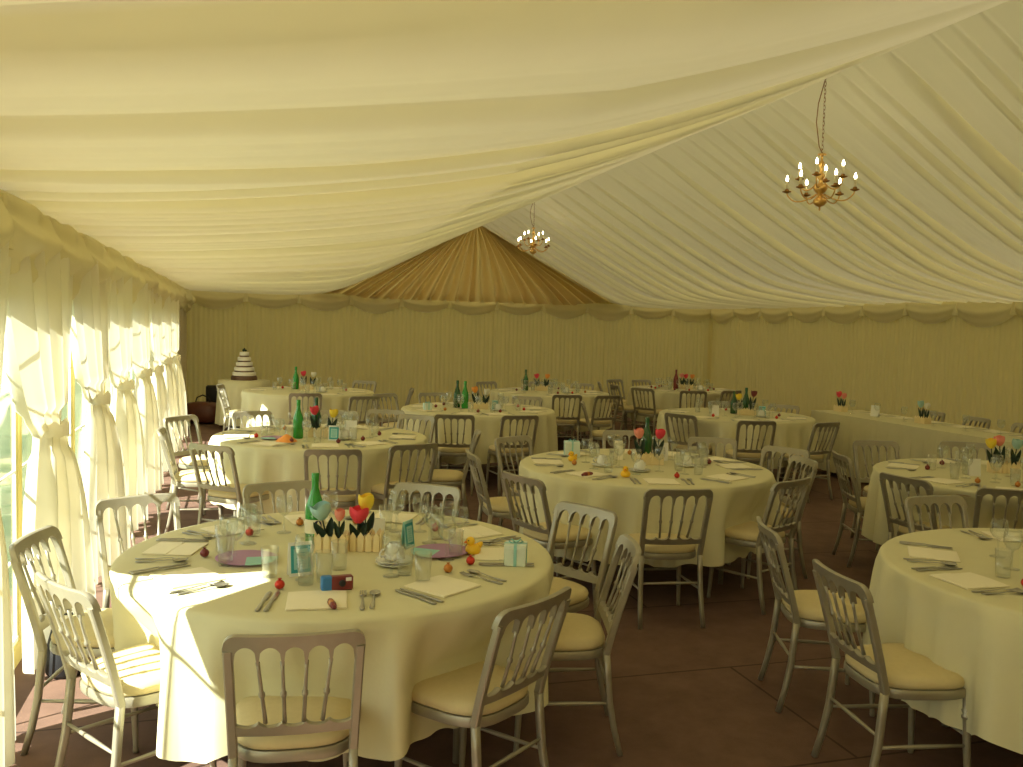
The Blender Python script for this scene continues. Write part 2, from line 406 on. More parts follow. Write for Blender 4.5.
# ------------------------------------------------------------------ chairs
def backy(z):  # lean of the back
    return -.165-.115*max(0, (z-.40)/.42)**1.15
def make_chair():
    t = thing('banquet_chair', 'silver chair', 'chair')
    # seat pad: rounded square, domed
    def outline(a, ex=3.4, wx=.188, wy=.186):
        c_, s_ = cos(a), sin(a); r = (abs(c_)**ex+abs(s_)**ex)**(-1/ex); x, y = wx*r*c_, wy*r*s_
        x *= 1+.07*(y/wy); return x, y+.012
    def pad(u, v):
        a = 2*pi*u; x, y = outline(a)
        prof = [(.90, .418), (1.0, .424), (1.015, .440), (.985, .456), (.90, .467), (.65, .476), (.3, .480), (.001, .481)]
        k = v*7; i = min(int(k), 6); f = k-i; s = prof[i][0]*(1-f)+prof[i+1][0]*f; z = prof[i][1]*(1-f)+prof[i+1][1]*f
        return (x*s, (y-.012)*s+.012, z)
    m = MB(); m.grid(pad, 40, 7, True); m.build('seat_pad', 'pad', t)
    m = MB()
    def fr(u, v):
        x, y = outline(2*pi*u); k = [(.80, .385), (1.02, .385), (1.035, .392), (1.035, .412), (1.02, .420), (.80, .420), (.80, .385)]
        s, z = k[round(v*6)]; return (x*s, (y-.012)*s+.012, z)
    m.grid(fr, 40, 6, True); m.build('seat_frame', 'silver', t, sharp=40)
    # front legs, turned
    for s in (-1, 1):
        m = MB(); b = Vector((s*.182, .185, 0)); a = Vector((s*.165, .165, .40))
        zz = [0, .01, .03, .12, .27, .30, .305, .315, .32, .335, .34, .40]; rr = [.010, .012, .0105, .013, .0155, .016, .020, .020, .015, .020, .016, .017]
        m.tube([b+(a-b)*(z/.40) for z in zz], rr, 10); m.build('leg', 'silver', t)
    for s in (-1, 1):
        m = MB(); P = [(s*.188, -.235, 0), (s*.184, -.208, .10), (s*.180, -.185, .22), (s*.177, -.175, .33), (s*.176, -.167, .42)]
        m.tube(P, [.0115, .0125, .0135, .014, .014], 8, sq=(1.0, 1.0)); m.build('leg', 'silver', t)
    # back frame: stiles, scalloped crest, lower rail
    HW = .172; m = MB()
    def wx(z): return .176+.012*(z-.4)/.42
    def by(x, z): return backy(z)-.022*(1-(x/.18)**2)*min(1, (z-.42)/.2 if z > .42 else 0)
    T = .0115
    for s in (-1, 1):
        zs = [.41+.36*k/8 for k in range(9)]
        m.tube([(s*wx(z), by(s*.176, z), z) for z in zs], .0145, 8, sq=(1, 1))
    ZT = .82; n = 60; W = wx(.8)+.014; fr_ = []; 
    def crest(x):
        q = min(1, max(0, (W-abs(x))/.040)); top = ZT-.040*(1-math.sqrt(max(0, 1-(1-q)**2)))
        inn = W-.030
        if abs(x) >= inn: bot = .755
        else:
            k = (x+inn)/(2*inn)*5; f = k-math.floor(k); arch = math.sqrt(max(0, 1-((f-.5)*2)**2)); bot = .735+.046*arch
            if f < .06 or f > .94: bot = .722
        return top, min(bot, top-.001)
    def lower(x):
        inn = W-.030; k = (x+inn)/(2*inn)*5; f = k-math.floor(k); d = 1-math.sqrt(max(0, 1-((f-.5)*2)**2))
        return .512+.020*d, .484-.006*cos(x/W*pi/2)
    for fn, xl in ((crest, W), (lower, wx(.5)-.004)):
        nn = 80; vs = []; fs = []
        for i in range(nn+1):
            x = -xl+2*xl*i/nn; tp, bt = fn(x)
            for z, dy in ((bt, -T), (bt, T), (tp-.004, T), (tp, T*.4), (tp, -T*.4), (tp-.004, -T)): vs.append((x, by(x, z)+dy, z))
        for i in range(nn):
            for j in range(6): fs.append((i*6+j, i*6+(j+1) % 6, (i+1)*6+(j+1) % 6, (i+1)*6+j))
        fs.append((5, 4, 3, 2, 1, 0)); fs.append(tuple(nn*6+j for j in range(6))); m.add(vs, fs)
    m.build('back_frame', 'silver', t, sharp=38)
    inn = W-.030
    for k in range(1, 5):
        x1 = -inn+2*inn*k/5; x0 = x1*.80; m = MB(); zs = [.522, .56, .612, .618, .626, .632, .66, .70, .73]
        rr = [.0075, .0065, .0065, .010, .010, .0065, .006, .0055, .0065]
        m.tube([(x0+(x1-x0)*(z-.52)/.21, by(x0, z), z) for z in zs], rr, 8); m.build('spindle', 'silver', t)
    def st(a, b):
        m = MB(); A, B = Vector(a), Vector(b); m.tube([A, A+(B-A)*.3, A+(B-A)*.5, A+(B-A)*.7, B], [.006, .0075, .009, .0075, .006], 8); m.build('stretcher', 'silver', t)
    for s in (-1, 1): st((s*.175, .175, .20), (s*.181, -.198, .21))
    st((-.172, .174, .235), (.172, .174, .235)); st((-.180, -.185, .25), (.180, -.185, .25))
    return t
CH = make_chair()

TAB = {'T1': (.393, 3.721), 'T2': (2.70, 5.75), 'T3': (.63, 7.6), 'T4': (3.405, 2.788), 'T5': (5.10, 4.98), 'T5b': (2.58, 9.95),
       'T6': (5.45, 9.2), 'T7': (4.35, 12.6), 'T8': (6.9, 13.3), 'T9': (.86, 12.5)}
NAME = {'T1': 'front left round table', 'T2': 'large round table in the middle', 'T3': 'second round table on the left', 'T4': 'front right round table',
        'T5': 'second round table on the right', 'T5b': 'centre table of the third row', 'T6': 'third-row table right of centre',
        'T7': 'back-row table at the centre', 'T8': 'back-row table on the right', 'T9': 'back-row table on the left', 'HT': 'long head table'}
SEATS = [('T1', 0.15, 2.62, 86), ('T1', 0.93, 2.79, 126), ('T1', 1.54, 3.42, 165), ('T1', 1.64, 4.16, -153), ('T1', 0.98, 4.87, -126), ('T1', 0.2, 5.04, -76), ('T1', -0.49, 4.74, -66),
 ('T1', -0.79, 3.98, -12), ('T1', -0.56, 3.27, 34), ('T2', 2.37, 4.58, 82), ('T2', 1.62, 5.13, 20), ('T2', 2.09, 6.91, -62), ('T2', 3.22, 7.26, -111), ('T2', 3.77, 6.72, -116),
 ('T2', 4.05, 6.08, -152), ('T2', 3.85, 5.56, 171), ('T2', 3.23, 4.77, 114), ('T2', 1.56, 6.11, -4), ('T4', 2.37, 3.65, -20), ('T4', 2.18, 2.87, -8), ('T4', 3.72, 4.11, -90), ('T5', 4.07, 4.77, 8),
 ('T5', 4.42, 4.27, 60), ('T5', 4.33, 5.76, -20), ('T5', 5.14, 6.4, -101), ('T5', 5.92, 6.25, -120), ('T6', 4.5, 8.72, 29), ('T6', 5.0, 8.03, 77), ('T6', 5.7, 7.86, 107), ('T6', 6.45, 9.77, -143),
 ('T6', 5.9, 10.25, -113), ('T6', 3.95, 10.15, -20), ('T8', 6.44, 12.1, 69), ('T8', 7.15, 12.23, 103), ('T8', 5.85, 12.61, 33), ('T8', 6.78, 14.68, -80), ('T8', 5.7, 13.95, -20), ('T8', 6.27, 14.68, -66),
 ('T8', 5.7, 13.34, -2), ('T7', 4.67, 11.16, 102), ('T7', 5.22, 13.54, -133), ('T7', 4.13, 11.25, 81), ('T7', 3.7, 13.79, -68), ('T7', 4.64, 13.89, -103),
 ('T5b', 3.47, 10.93, -126), ('T5b', 2.36, 11.45, -80), ('T5b', 2.02, 8.72, 74), ('T5b', 2.67, 8.63, 94), ('T5b', 1.71, 11.27, -57), ('T9', 2.2, 12.2, 172), ('T3', 1.87, 7.29, 166),
 ('T3', -0.21, 6.68, 48), ('T3', -0.6, 7.6, 0), ('T3', -0.53, 8.61, -41), ('T3', 0.09, 9.04, -69), ('T3', 0.92, 9.09, -108), ('T3', 1.4, 9.17, -116), ('T3', 1.22, 6.59, 108), ('T3', 0.61, 6.37, 84),
 ('T3', 1.62, 8.64, -128), ('T9', -0.28, 12.69, -10), ('T9', 0.74, 11.33, 88), ('T9', 1.77, 13.76, -126), ('T9', 1.41, 10.92, 109), ('HT', 7.95, 8.93, 180), ('HT', 7.95, 8.24, 177),
 ('HT', 7.95, 7.54, 182)]
HOURS = ['twelve', 'one', 'two', 'three', 'four', 'five', 'six', 'seven', 'eight', 'nine', 'ten', 'eleven']
used_h = {}
def hour(t, x, y):
    """clock position round the table as the camera sees it: six o'clock is the near side"""
    cx, cy = TAB[t]; vx, vy = cx, cy; n = hypot(vx, vy); vx /= n; vy /= n
    dx, dy = x-cx, y-cy; f = dx*vx+dy*vy; r = dx*vy-dy*vx
    h = round(atan2(r, f)/(pi/6)) % 12
    for k in (0, 1, -1, 2, -2, 3, -3):
        hh = (h+k) % 12
        if (t, hh) not in used_h: used_h[(t, hh)] = 1; return hh
    return h
SET = {k: [] for k in TAB}
hn = 0
NEAR = {('T1', 0.15, 2.62): 'silver chair seen straight from behind at the very front, tucked under the front left table',
 ('T1', 0.93, 2.79): 'silver chair seen from behind at the front right of the front left table',
 ('T1', 1.54, 3.42): 'silver chair seen edge-on right of the front left table, tan pad to its left',
 ('T1', 1.64, 4.16): 'silver chair behind the edge-on one, between the front left and middle tables, facing left',
 ('T1', 0.98, 4.87): 'pale silver chair back rising behind the right rear rim of the front left table',
 ('T1', 0.2, 5.04): 'silver chair back rising behind the green bottle side of the front left table',
 ('T1', -0.49, 4.74): 'silver chair at the left rear rim of the front left table, near the curtains',
 ('T1', -0.79, 3.98): 'silver chair at far left against the big curtain, behind another chair',
 ('T1', -0.56, 3.27): 'sunlit silver chair at lower left with spindle shadows on its pad',
 ('T2', 2.37, 4.58): 'silver chair seen straight from behind at the front of the middle table',
 ('T2', 1.62, 5.13): 'silver chair at the left front of the middle table, pad to its right',
 ('T2', 3.23, 4.77): 'silver chair at the right front of the middle table, turned to the left',
 ('T4', 2.37, 3.65): 'silver chair left of the front right table, the farther of the two in profile',
 ('T4', 2.18, 2.87): 'silver chair left of the front right table, the nearer of the two in profile',
 ('T4', 3.72, 4.11): 'silver chair facing the camera behind the front right table'}
HTL = ['farthest', 'middle', 'nearest']
for t, x, y, a in SEATS:
    n = (cos(R(a)), sin(R(a))); off = .262
    cx, cy = x+n[0]*off, y+n[1]*off
    if t == 'HT':
        lab = 'silver spindle-back chair behind the long head table, %s of the three' % HTL[hn]; hn += 1
    else:
        h = hour(t, x, y); SET[t].append((atan2(y-TAB[t][1], x-TAB[t][0]), h))
        side = 'seen from behind' if h in (4, 5, 6, 7, 8) else ('seen from the side' if h in (3, 9) else 'facing the camera')
        lab = NEAR.get((t, x, y)) or "silver chair, tan pad, at %s o'clock of the %s" % (HOURS[h], NAME[t])
    dup(CH, (cx, cy, 0), R(a-90), lab, 'silver spindle-back banquet chairs')

# ------------------------------------------------------------------ tables
def hem(rt, seed):
    rn = random.Random(seed); ph = [rn.uniform(0, 6) for _ in range(6)]
    def f(th): return .50*sin(23*th+ph[0]+1.6*sin(3*th+ph[3]))+.42*sin(14*th+ph[1]+1.1*sin(4*th+ph[4]))+.30*sin(6*th+ph[2])
    return f
def make_table(k, i):
    cx, cy = TAB[k]; RT = .87; H = .76
    t = thing('round_table', 'round folding table hidden under the cloth of the %s' % NAME[k], 'table', (cx, cy, 0))
    m = MB(); m.lathe([(.01, .715), (.84, .715), (.855, .722), (.855, .738), (.84, .745), (.01, .745)], 48); m.build('tabletop', 'ply', t, sharp=40)
    for sx in (-1, 1):
        for sy in (-1, 1): m = MB(); m.tube([(sx*.42, sy*.38, 0), (sx*.42, sy*.38, .715)], .016, 8); m.build('leg', 'silver', t)
    f = hem(RT, 60+i)
    near = [(atan2(y+sin(R(a))*.262-cy, x+cos(R(a))*.262-cx), hypot(y+sin(R(a))*.262-cy, x+cos(R(a))*.262-cx)) for tt, x, y, a in SEATS if tt == k]
    prof = [(0.02, H), (.3, H), (.6, H), (.8, H), (.85, H-.0005), (.865, H-.004), (.873, H-.012)]
    nz = 12
    def fn(u, v):
        th = 2*pi*u; j = v*(len(prof)-1+nz); j = round(j)
        if j < len(prof): r, z = prof[j]
        else:
            d = (j-len(prof)+1)/nz; z = H-.012-d*(.485)+.012*sin(3*th+i)*d; g = f(th)
            g = math.copysign(abs(g)**.75, g)
            r = .873-.01*d+.062*d**.6*(.45+g)
            for ca, cdist in near:
                da = abs((th-ca+pi) % (2*pi)-pi); rtar = max(.67, cdist-.08)
                if da < .42 and rtar < r:
                    kk = (1 if da < .20 else .5+.5*cos((da-.20)/.22*pi))*min(1, max(0, (.73-z)/.22)); r -= (r-rtar)*kk
            z += .030*d*max(0, g)-.015*d*max(0, -g)
        return (r*cos(th), r*sin(th), z)
    c = MB().grid(fn, 420, len(prof)-1+nz, True).build('tablecloth', 'cloth', loc=(cx, cy, 0))
    tag(c, 'cream cloth draped over the %s' % NAME[k], 'tablecloth')
for i, k in enumerate(TAB): make_table(k, i)
# long head table against the right
HX0, HX1, HY0, HY1 = 6.82, 7.56, 4.9, 9.72
t = thing('head_table', 'long table hidden under the pleated cloth on the right', 'table', ((HX0+HX1)/2, (HY0+HY1)/2, 0))
m = MB(); m.box(-.34, .34, -(HY1-HY0)/2+.03, (HY1-HY0)/2-.03, .715, .745, .005); m.build('tabletop', 'ply', t, sharp=40)
for sx in (-1, 1):
    for yy in (-2.1, -.7, .7, 2.1): m = MB(); m.box(sx*.28-.016, sx*.28+.016, yy-.016, yy+.016, 0, .715); m.build('leg', 'silver', t)
def rect(u):
    w_, h_ = HX1-HX0, HY1-HY0; d = u*2*(w_+h_)
    if d < h_: return (HX0, HY0+d, -1, 0)
    d -= h_
    if d < w_: return (HX0+d, HY1, 0, 1)
    d -= w_
    if d < h_: return (HX1, HY1-d, 1, 0)
    d -= h_; return (HX1-d, HY0, 0, -1)
def htc(u, v):
    x, y, nx, ny = rect(u % 1); d = u*2*(HX1-HX0+HY1-HY0)
    o = .022*sin(d*2*pi/.17+1.5*sin(d*1.3))*v+.02*v+.008*sin(d*2*pi/.06)*v
    return (x+nx*o, y+ny*o, .76-.70*v)
m = MB(); m.grid(htc, 620, 8, True); m.box(HX0, HX1, HY0, HY1, .752, .7605)
tag(m.build('tablecloth', 'cloth', sharp=50), 'long cream cloth hanging to the floor over the head table', 'tablecloth')
# small cake table and cake
CX, CY = .02, 14.75
t = thing('cake_table', 'small round cake table under a cream cloth at the back left', 'table', (CX, CY, 0))
m = MB(); m.lathe([(.01, .72), (.37, .72), (.37, .745), (.01, .745)], 32); m.build('tabletop', 'ply', t, sharp=40)
for a in range(4): m = MB(); m.tube([(.22*cos(a*pi/2+.7), .22*sin(a*pi/2+.7), 0), (.22*cos(a*pi/2+.7), .22*sin(a*pi/2+.7), .72)], .014, 8); m.build('leg', 'silver', t)
fcake = hem(.4, 90)
def ck(u, v):
    th = 2*pi*u
    if v < .2: return (.385*v/.2*cos(th)+1e-4*cos(th), .385*v/.2*sin(th), .755)
    d = (v-.2)/.8; r = .39+.03*d+.03*d*fcake(th); return (r*cos(th), r*sin(th), .75-.68*d)
tag(MB().grid(ck, 120, 10, True).build('tablecloth', 'cloth', loc=(CX, CY, 0)), 'cream cloth on the small cake table at the back left', 'tablecloth')
cake = thing('wedding_cake', 'tiered white wedding cake standing on the small back-left table', 'cake', (CX, CY, .756))
z = 0
MB().lathe([(.01, 0), (.20, 0), (.20, .035), (.19, .06), (.01, .06)], 32).build('cake_stand', 'brownband', cake, sharp=40); z = .06
for k, r in enumerate((.175, .150, .125, .100, .070)):
    tr = MB().lathe([(.01, z), (r, z), (r+.002, z+.004), (r+.002, z+.055), (r-.008, z+.064), (.01, z+.066)], 32).build('tier', 'icing', cake, sharp=50)
    MB().lathe([(r+.003, z+.001), (r+.004, z+.007), (r+.001, z+.0075)], 32, cap=False).build('ribbon', 'brownband', tr, sharp=40)
    z += .066+.012*(k < 4)
    if k < 4: MB().lathe([(r-.03, z-.014), (r-.03, z)], 24).build('separator', 'brownband', tr, sharp=40)
m = MB(); m.ball((-.012, 0, z+.025), .022); m.ball((.02, .0, z+.022), .018); m.ball((0, 0, z+.045), .014); m.build('cake_topper', 'leaf', cake)

# ------------------------------------------------------------------ tableware prototypes
def one(mb, name, m, cat, sharp=None, smooth=True):
    o = mb.build(name, m, smooth=smooth, sharp=sharp); return tag(o, name, cat)
def strip(mb, pts, th=.0016):
    """flat cutlery outline: (y, halfwidth, z) stations"""
    vs = []; fs = []
    for y, hw, z in pts: vs += [(-hw, y, z), (-hw*.6, y, z+th), (hw*.6, y, z+th), (hw, y, z), (0, y, z-th*.5)]
    for i in range(len(pts)-1):
        for j in range(5): fs.append((i*5+j, i*5+(j+1) % 5, (i+1)*5+(j+1) % 5, (i+1)*5+j))
    fs.append((4, 3, 2, 1, 0)); fs.append(tuple((len(pts)-1)*5+j for j in range(5))); return mb.add(vs, fs)
def mk_knife():
    t = thing('dinner_knife', 'knife', 'knife')
    strip(MB(), [(-.110, .006, .003), (-.10, .009, .003), (-.04, .0075, .0035), (-.005, .005, .004), (.0, .006, .004)], .003).build('handle', 'steel', t)
    strip(MB(), [(0, .006, .004), (.01, .0085, .003), (.06, .010, .002), (.095, .009, .002), (.110, .003, .002)], .0012).build('blade', 'steel', t); return t
def mk_fork():
    t = thing('dinner_fork', 'fork', 'fork')
    strip(MB(), [(-.105, .006, .003), (-.09, .009, .003), (-.03, .005, .004), (.02, .003, .008), (.035, .004, .008)], .002).build('handle', 'steel', t)
    m = MB(); strip(m, [(.034, .004, .008), (.045, .011, .006), (.058, .012, .003)], .0015)
    for x in (-.0098, -.0033, .0033, .0098): m.tube([(x, .056, .004), (x, .075, .003), (x*.95, .098, .008)], .0019, 6)
    m.build('tines', 'steel', t); return t
def mk_spoon():
    t = thing('dessert_spoon', 'spoon', 'spoon')
    strip(MB(), [(-.10, .006, .003), (-.085, .009, .003), (-.03, .005, .004), (.02, .003, .009), (.035, .004, .008)], .002).build('handle', 'steel', t)
    m = MB(); m.grid(lambda u, v: ((.019*v+1e-5)*sin(2*pi*u), .062+(.030*v+1e-5)*cos(2*pi*u), .003+.007*v*v), 20, 5, True)
    m.grid(lambda u, v: ((.019*v+1e-5)*sin(2*pi*u), .062+(.030*v+1e-5)*cos(2*pi*u), .0018+.007*v*v), 20, 5, True)
    m.build('bowl', 'steel', t); return t
def mk_wine():
    t = thing('wine_glass', 'glass', 'glass')
    MB().lathe([(.032, .0), (.032, .002), (.012, .005), (.0045, .012), (.004, .07), (.008, .078)], 20).build('stem', 'glass', t)
    MB().lathe([(.007, .077), (.024, .088), (.035, .108), (.037, .128), (.034, .150), (.031, .165), (.030, .165), (.033, .150), (.0355, .128), (.0335, .109), (.022, .090), (.004, .080)], 22, cap=False).build('bowl', 'glass', t)
    return t
def mk_tumbler():
    return one(MB().lathe([(.026, 0), (.027, .002), (.033, .11), (.031, .11), (.0255, .010), (.001, .009)], 22), 'tumbler', 'glass', 'glass')
def mk_napkin():
    m = MB(); m.grid(lambda u, v: ((u-.5)*.20, (v-.5)*.20, .002+.003*sin(u*3)+.001*v), 8, 8); m.box(-.10, .10, -.10, .10, .0005, .0022); m.box(-.098, .0985, -.098, .0, .0022, .0060, .001)
    return one(m, 'napkin', 'paper', 'napkin', sharp=30)
def mk_sweet(col):
    t = thing('wrapped_sweet', 'sweet', 'sweet'); MB().ball((0, 0, .017), .018, 12, 8, .95).build('sweet_body', col, t)
    MB().lathe([(.003, 0), (.008, .006), (.001, .004)], 8, (0, 0, .033)).build('wrapper_twist', col, t); return t
KN, FK, SP, WG, TU, NK = mk_knife(), mk_fork(), mk_spoon(), mk_wine(), mk_tumbler(), mk_napkin()
SWR, SWG, SWM = mk_sweet('foilred'), mk_sweet('foilgold'), mk_sweet('maroon')
TZ = .7612
def pol(t, a, r, da=0, side=0):
    cx, cy = TAB[t]; x = cx+r*cos(a)-side*sin(a); y = cy+r*sin(a)+side*cos(a); return x, y
def hr(h): return "%s o'clock" % HOURS[h]
rs = random.Random(21)
EXTRA = {'T4': [(-pi*.60, 7), (-pi*.93, 8)], 'T5': [(-2.7, 8)], 'T6': [(0.1, 2)], 'T2': [], 'T1': [(-.25, 4)]}
GT = 'place settings of the %s'
for t in TAB:
    seats = sorted(SET[t])+[]
    aa = [s[0] for s in seats]
    # fill the gaps so every table is laid for ten
    for a in [k*2*pi/9 for k in range(9)]:
        if all(abs((a-b+pi) % (2*pi)-pi) > .52 for b in aa):
            aa.append(a); x, y = pol(t, a, 1); seats.append((a, hour(t, x, y)))
    far = t in ('T5b', 'T6', 'T7', 'T8', 'T9')
    tn = NAME[t]
    for a, h in seats:
        j = lambda s: rs.uniform(-s, s)
        rz = a+pi/2     # local +y points to the table centre
        P = lambda r, s: (*pol(t, a, r, 0, s), TZ)
        dup(NK, P(.66+j(.02), j(.02)), rz+j(.12), 'folded cream napkin at %s of the %s' % (hr(h), tn), 'napkins on the tables')
        if t != 'T1' or rs.random() < 1:
            dup(KN, P(.68, -.150), rz+j(.05), "outer steel knife at %s of the %s" % (hr(h), tn), 'steel dinner knives')
            if not far: dup(KN, P(.68, -.172-.006), rz+j(.03), "second steel knife at %s of the %s" % (hr(h), tn), 'steel dinner knives')
            dup(FK, P(.67, .152), rz+j(.08), "steel fork at %s of the %s" % (hr(h), tn), 'steel dinner forks')
            if not far: dup(SP, P(.66, .188), rz+j(.10), "steel spoon beside the fork at %s of the %s" % (hr(h), tn), 'steel dessert spoons')
        dup(WG, P(.40+j(.04), -.10+j(.05)), j(3), 'clear wine glass at %s of the %s' % (hr(h), tn), 'wine glasses')
        if rs.random() < .75: dup(TU, P(.46+j(.03), -.02+j(.06)), 0, 'clear tumbler at %s of the %s' % (hr(h), tn), 'tumblers')
        sw, sn = rs.choice([(SWR, 'red'), (SWG, 'copper'), (SWM, 'dark brown')])
        if rs.random() < .8: dup(sw, P(.50+j(.03), .08+j(.05)), j(3), '%s foil-wrapped sweet at %s of the %s' % (sn, hr(h), tn), 'foil-wrapped sweets')

# ------------------------------------------------------------------ centrepieces
def bottle(x, y, col, label, h=.30, lab=True):
    t = thing('bottle', label, 'bottle', (x, y, TZ)); s = h/.30
    MB().lathe([(.01, .004), (.036, 0), (.041, .006), (.042, .14*s), (.038, .165*s), (.024, .205*s), (.0155, .235*s), (.0145, .275*s), (.01, .275*s)], 24).build('glass_body', col, t, sharp=50)
    MB().lathe([(.0155, .262*s), (.0165, .264*s), (.0165, .298*s), (.014, .301*s), (.002, .301*s)], 18).build('cap', col, t, sharp=50)
    if lab:
        lb = MB().lathe([(.0425, .045*s), (.0425, .105*s)], 24, cap=False).build('paper_label', 'paper', t)
        vs = []; n = 24
        for k in range(n):
            a = 2*pi*k/n; th = -1.35+.42*cos(a); vs.append((.0432*cos(th), .0432*sin(th), .080*s+.022*sin(a)))
        MB().add(vs, [tuple(range(n))]).build('oval_emblem', 'navy', lb)
    return t
def tulip(x, y, z, col, label, h=.15, sc_=1.0, lean=0, rz=0, open_=0):
    t = thing('paper_tulip', label, 'flower', (x, y, z), rz); t.rotation_euler = (0, lean, rz)
    m = MB()
    nn = 24
    def bl(u, v):
        a = 2*pi*u; r = (.006+.025*sin(pi*min(1, v*.62+.04))**.8)*sc_*(1+.35*open_*v)
        pt = .012*abs(sin(1.5*a))*v*v
        return (r*cos(a)*(1+.06*cos(3*a)), r*sin(a)*(1+.06*cos(3*a)), h+.058*sc_*v*(1-.35*open_)+pt*sc_)
    m.grid(bl, nn, 8, True); m.build('bloom', col, t)
    MB().tube([(0, 0, 0), (0, 0, h+.004)], .0035, 6).build('stem', 'leaf', t)
    for s in (-1, 1):
        def lf(u, v, s=s):
            wd = .017*sin(pi*min(1, v*.82+.16))**.8*sc_*(1 if v < .98 else .15)
            return (s*(.006+.026*v**1.3)*sc_+(u-.5)*2*wd*.9, (u-.5)*(.5-u)*wd*1.5+s*.003, (h*1.0)*v)
        m = MB(); m.grid(lf, 6, 8); m.grid(lambda u, v: tuple(p+q for p, q in zip(lf(u, v), (0, .0025, 0))), 6, 8); m.build('leaf', 'leaf', t)
    return t
def planter(x, y, rz, label, w_=.19, d_=.09, h=.075):
    t = thing('picket_planter', label, 'planter', (x, y, TZ), rz)
    m = MB(); m.box(-w_/2+.006, w_/2-.006, -d_/2+.006, d_/2-.006, 0, h*.72, .002); m.build('trough', 'cream', t, sharp=40)
    def picket(cx, cy, ax):
        m = MB(); hw = .0125
        poly = [(-hw, 0), (hw, 0), (hw, h*.85), (0, h*1.08), (-hw, h*.85)]
        if ax: m.add([(cx+p, cy-.002, z_) for p, z_ in poly]+[(cx+p, cy+.002, z_) for p, z_ in poly], [(0, 1, 2, 3, 4), (9, 8, 7, 6, 5)]+[(i, (i+1) % 5, 5+(i+1) % 5, 5+i) for i in range(5)])
        else: m.add([(cx-.002, cy+p, z_) for p, z_ in poly]+[(cx+.002, cy+p, z_) for p, z_ in poly], [(0, 1, 2, 3, 4), (9, 8, 7, 6, 5)]+[(i, (i+1) % 5, 5+(i+1) % 5, 5+i) for i in range(5)])
        m.build('picket', 'cream', t, smooth=False)
    n = int(w_/.029)
    for k in range(n):
        for s in (-1, 1): picket(-w_/2+w_*(k+.5)/n, s*d_/2, True)
    for k in range(3):
        for s in (-1, 1): picket(s*w_/2, -d_/2+d_*(k+.5)/3, False)
    return t
def card(x, y, rz, w_, h, cols, label, tilt=.12, name='menu_card'):
    t = thing(name, label, 'card', (x, y, TZ), rz)
    def panel(mb, w, h0, h1, off):
        for s in (1,):
            a = tilt; f = lambda z: -off-z*0+(-z*sin(a))
            mb.add([(-w/2, f(h0)*-1*-1, h0*cos(a)), (w/2, f(h0), h0*cos(a)), (w/2, f(h1), h1*cos(a)), (-w/2, f(h1), h1*cos(a)),
                    (-w/2, f(h0)+.0015, h0*cos(a)), (w/2, f(h0)+.0015, h0*cos(a)), (w/2, f(h1)+.0015, h1*cos(a)), (-w/2, f(h1)+.0015, h1*cos(a))],
                   [(0, 1, 2, 3), (7, 6, 5, 4), (0, 4, 5, 1), (1, 5, 6, 2), (2, 6, 7, 3), (3, 7, 4, 0)])
        return mb
    # front leaf leans back (+y is behind), back leaf props it
    m = MB(); a = tilt
    def leaf(mb, w, z0, z1, dy, th, sgn):
        y = lambda z: sgn*((h-z)*sin(a))*-1
        vs = [(-w/2, y(z0)+dy, z0), (w/2, y(z0)+dy, z0), (w/2, y(z1)+dy, z1), (-w/2, y(z1)+dy, z1)]
        vs += [(p[0], p[1]+th, p[2]) for p in vs]
        mb.add(vs, [(0, 1, 2, 3), (7, 6, 5, 4), (0, 4, 5, 1), (1, 5, 6, 2), (2, 6, 7, 3), (3, 7, 4, 0)])
    leaf(m, w_, 0, h, 0, .0015, 1); leaf(m, w_, 0, h, .002, .0015, -1)
    m.build('folded_sheet', cols[0], t, smooth=False)
    if len(cols) > 1:
        m = MB(); leaf(m, w_*.82, h*.10, h*.90, -.0015, .001, 1); pa = m.build('border_panel', cols[1], t, smooth=False)
        m = MB(); leaf(m, w_*.58, h*.20, h*.80, -.0028, .001, 1); inn = m.build('inner_panel', cols[2], t, smooth=False)
        m = MB()
        for k in range(6): leaf(m, w_*(.40 if k % 2 else .30), h*(.28+.08*k), h*(.295+.08*k), -.0036, .0006, 1)
        m.build('printed_text', 'teal', inn, smooth=False)
    return t
def saucer(x, y, label, z=TZ): 
    o = one(MB().lathe([(.03, 0), (.045, .002), (.072, .012), (.074, .014), (.070, .014), (.044, .005), (.001, .004)], 30, ), 'saucer', 'china', 'saucer'); o.location = (x, y, z); o['label'] = label; return o
def cup(x, y, z, rz, label, flip=False):
    t = thing('teacup', label, 'cup', (x, y, z), rz)
    pr = [(.022, 0), (.024, .004), (.034, .02), (.040, .045), (.042, .062), (.0395, .062), (.037, .045), (.031, .022), (.001, .008)]
    if flip: pr = [(r, .062-zz) for r, zz in pr]
    MB().lathe(pr, 26, cap=False).build('cup_body', 'china', t)
    zz = [.050, .052, .042, .026, .018]; xx = [.039, .058, .066, .058, .034]
    if flip: zz = [.062-q for q in zz]
    MB().tube([(a, 0, b) for a, b in zip(xx, zz)], .0042, 8).build('handle', 'china', t); return t
def disc(x, y, rz, label, r=.125):
    t = thing('round_mat', label, 'mat', (x, y, TZ), rz)
    for k, (a0, a1, c_) in enumerate(((0, .35, 'purple'), (.35, .62, 'ribbon'), (.62, 1, 'purple'))):
        m = MB(); n = 12; pts = [(0, 0)]+[(r*cos(2*pi*(a0+(a1-a0)*i/n)), r*.9*sin(2*pi*(a0+(a1-a0)*i/n))) for i in range(n+1)]
        m.prism(pts, .0105, .0125); m.build('coloured_sector', c_, t, smooth=False)
    MB().lathe([(r*.5, 0), (r*.55, .004), (r*.9, .0105), (r*.6, .010), (.001, .010)], 30).build('underside', 'purple', t)
    return t
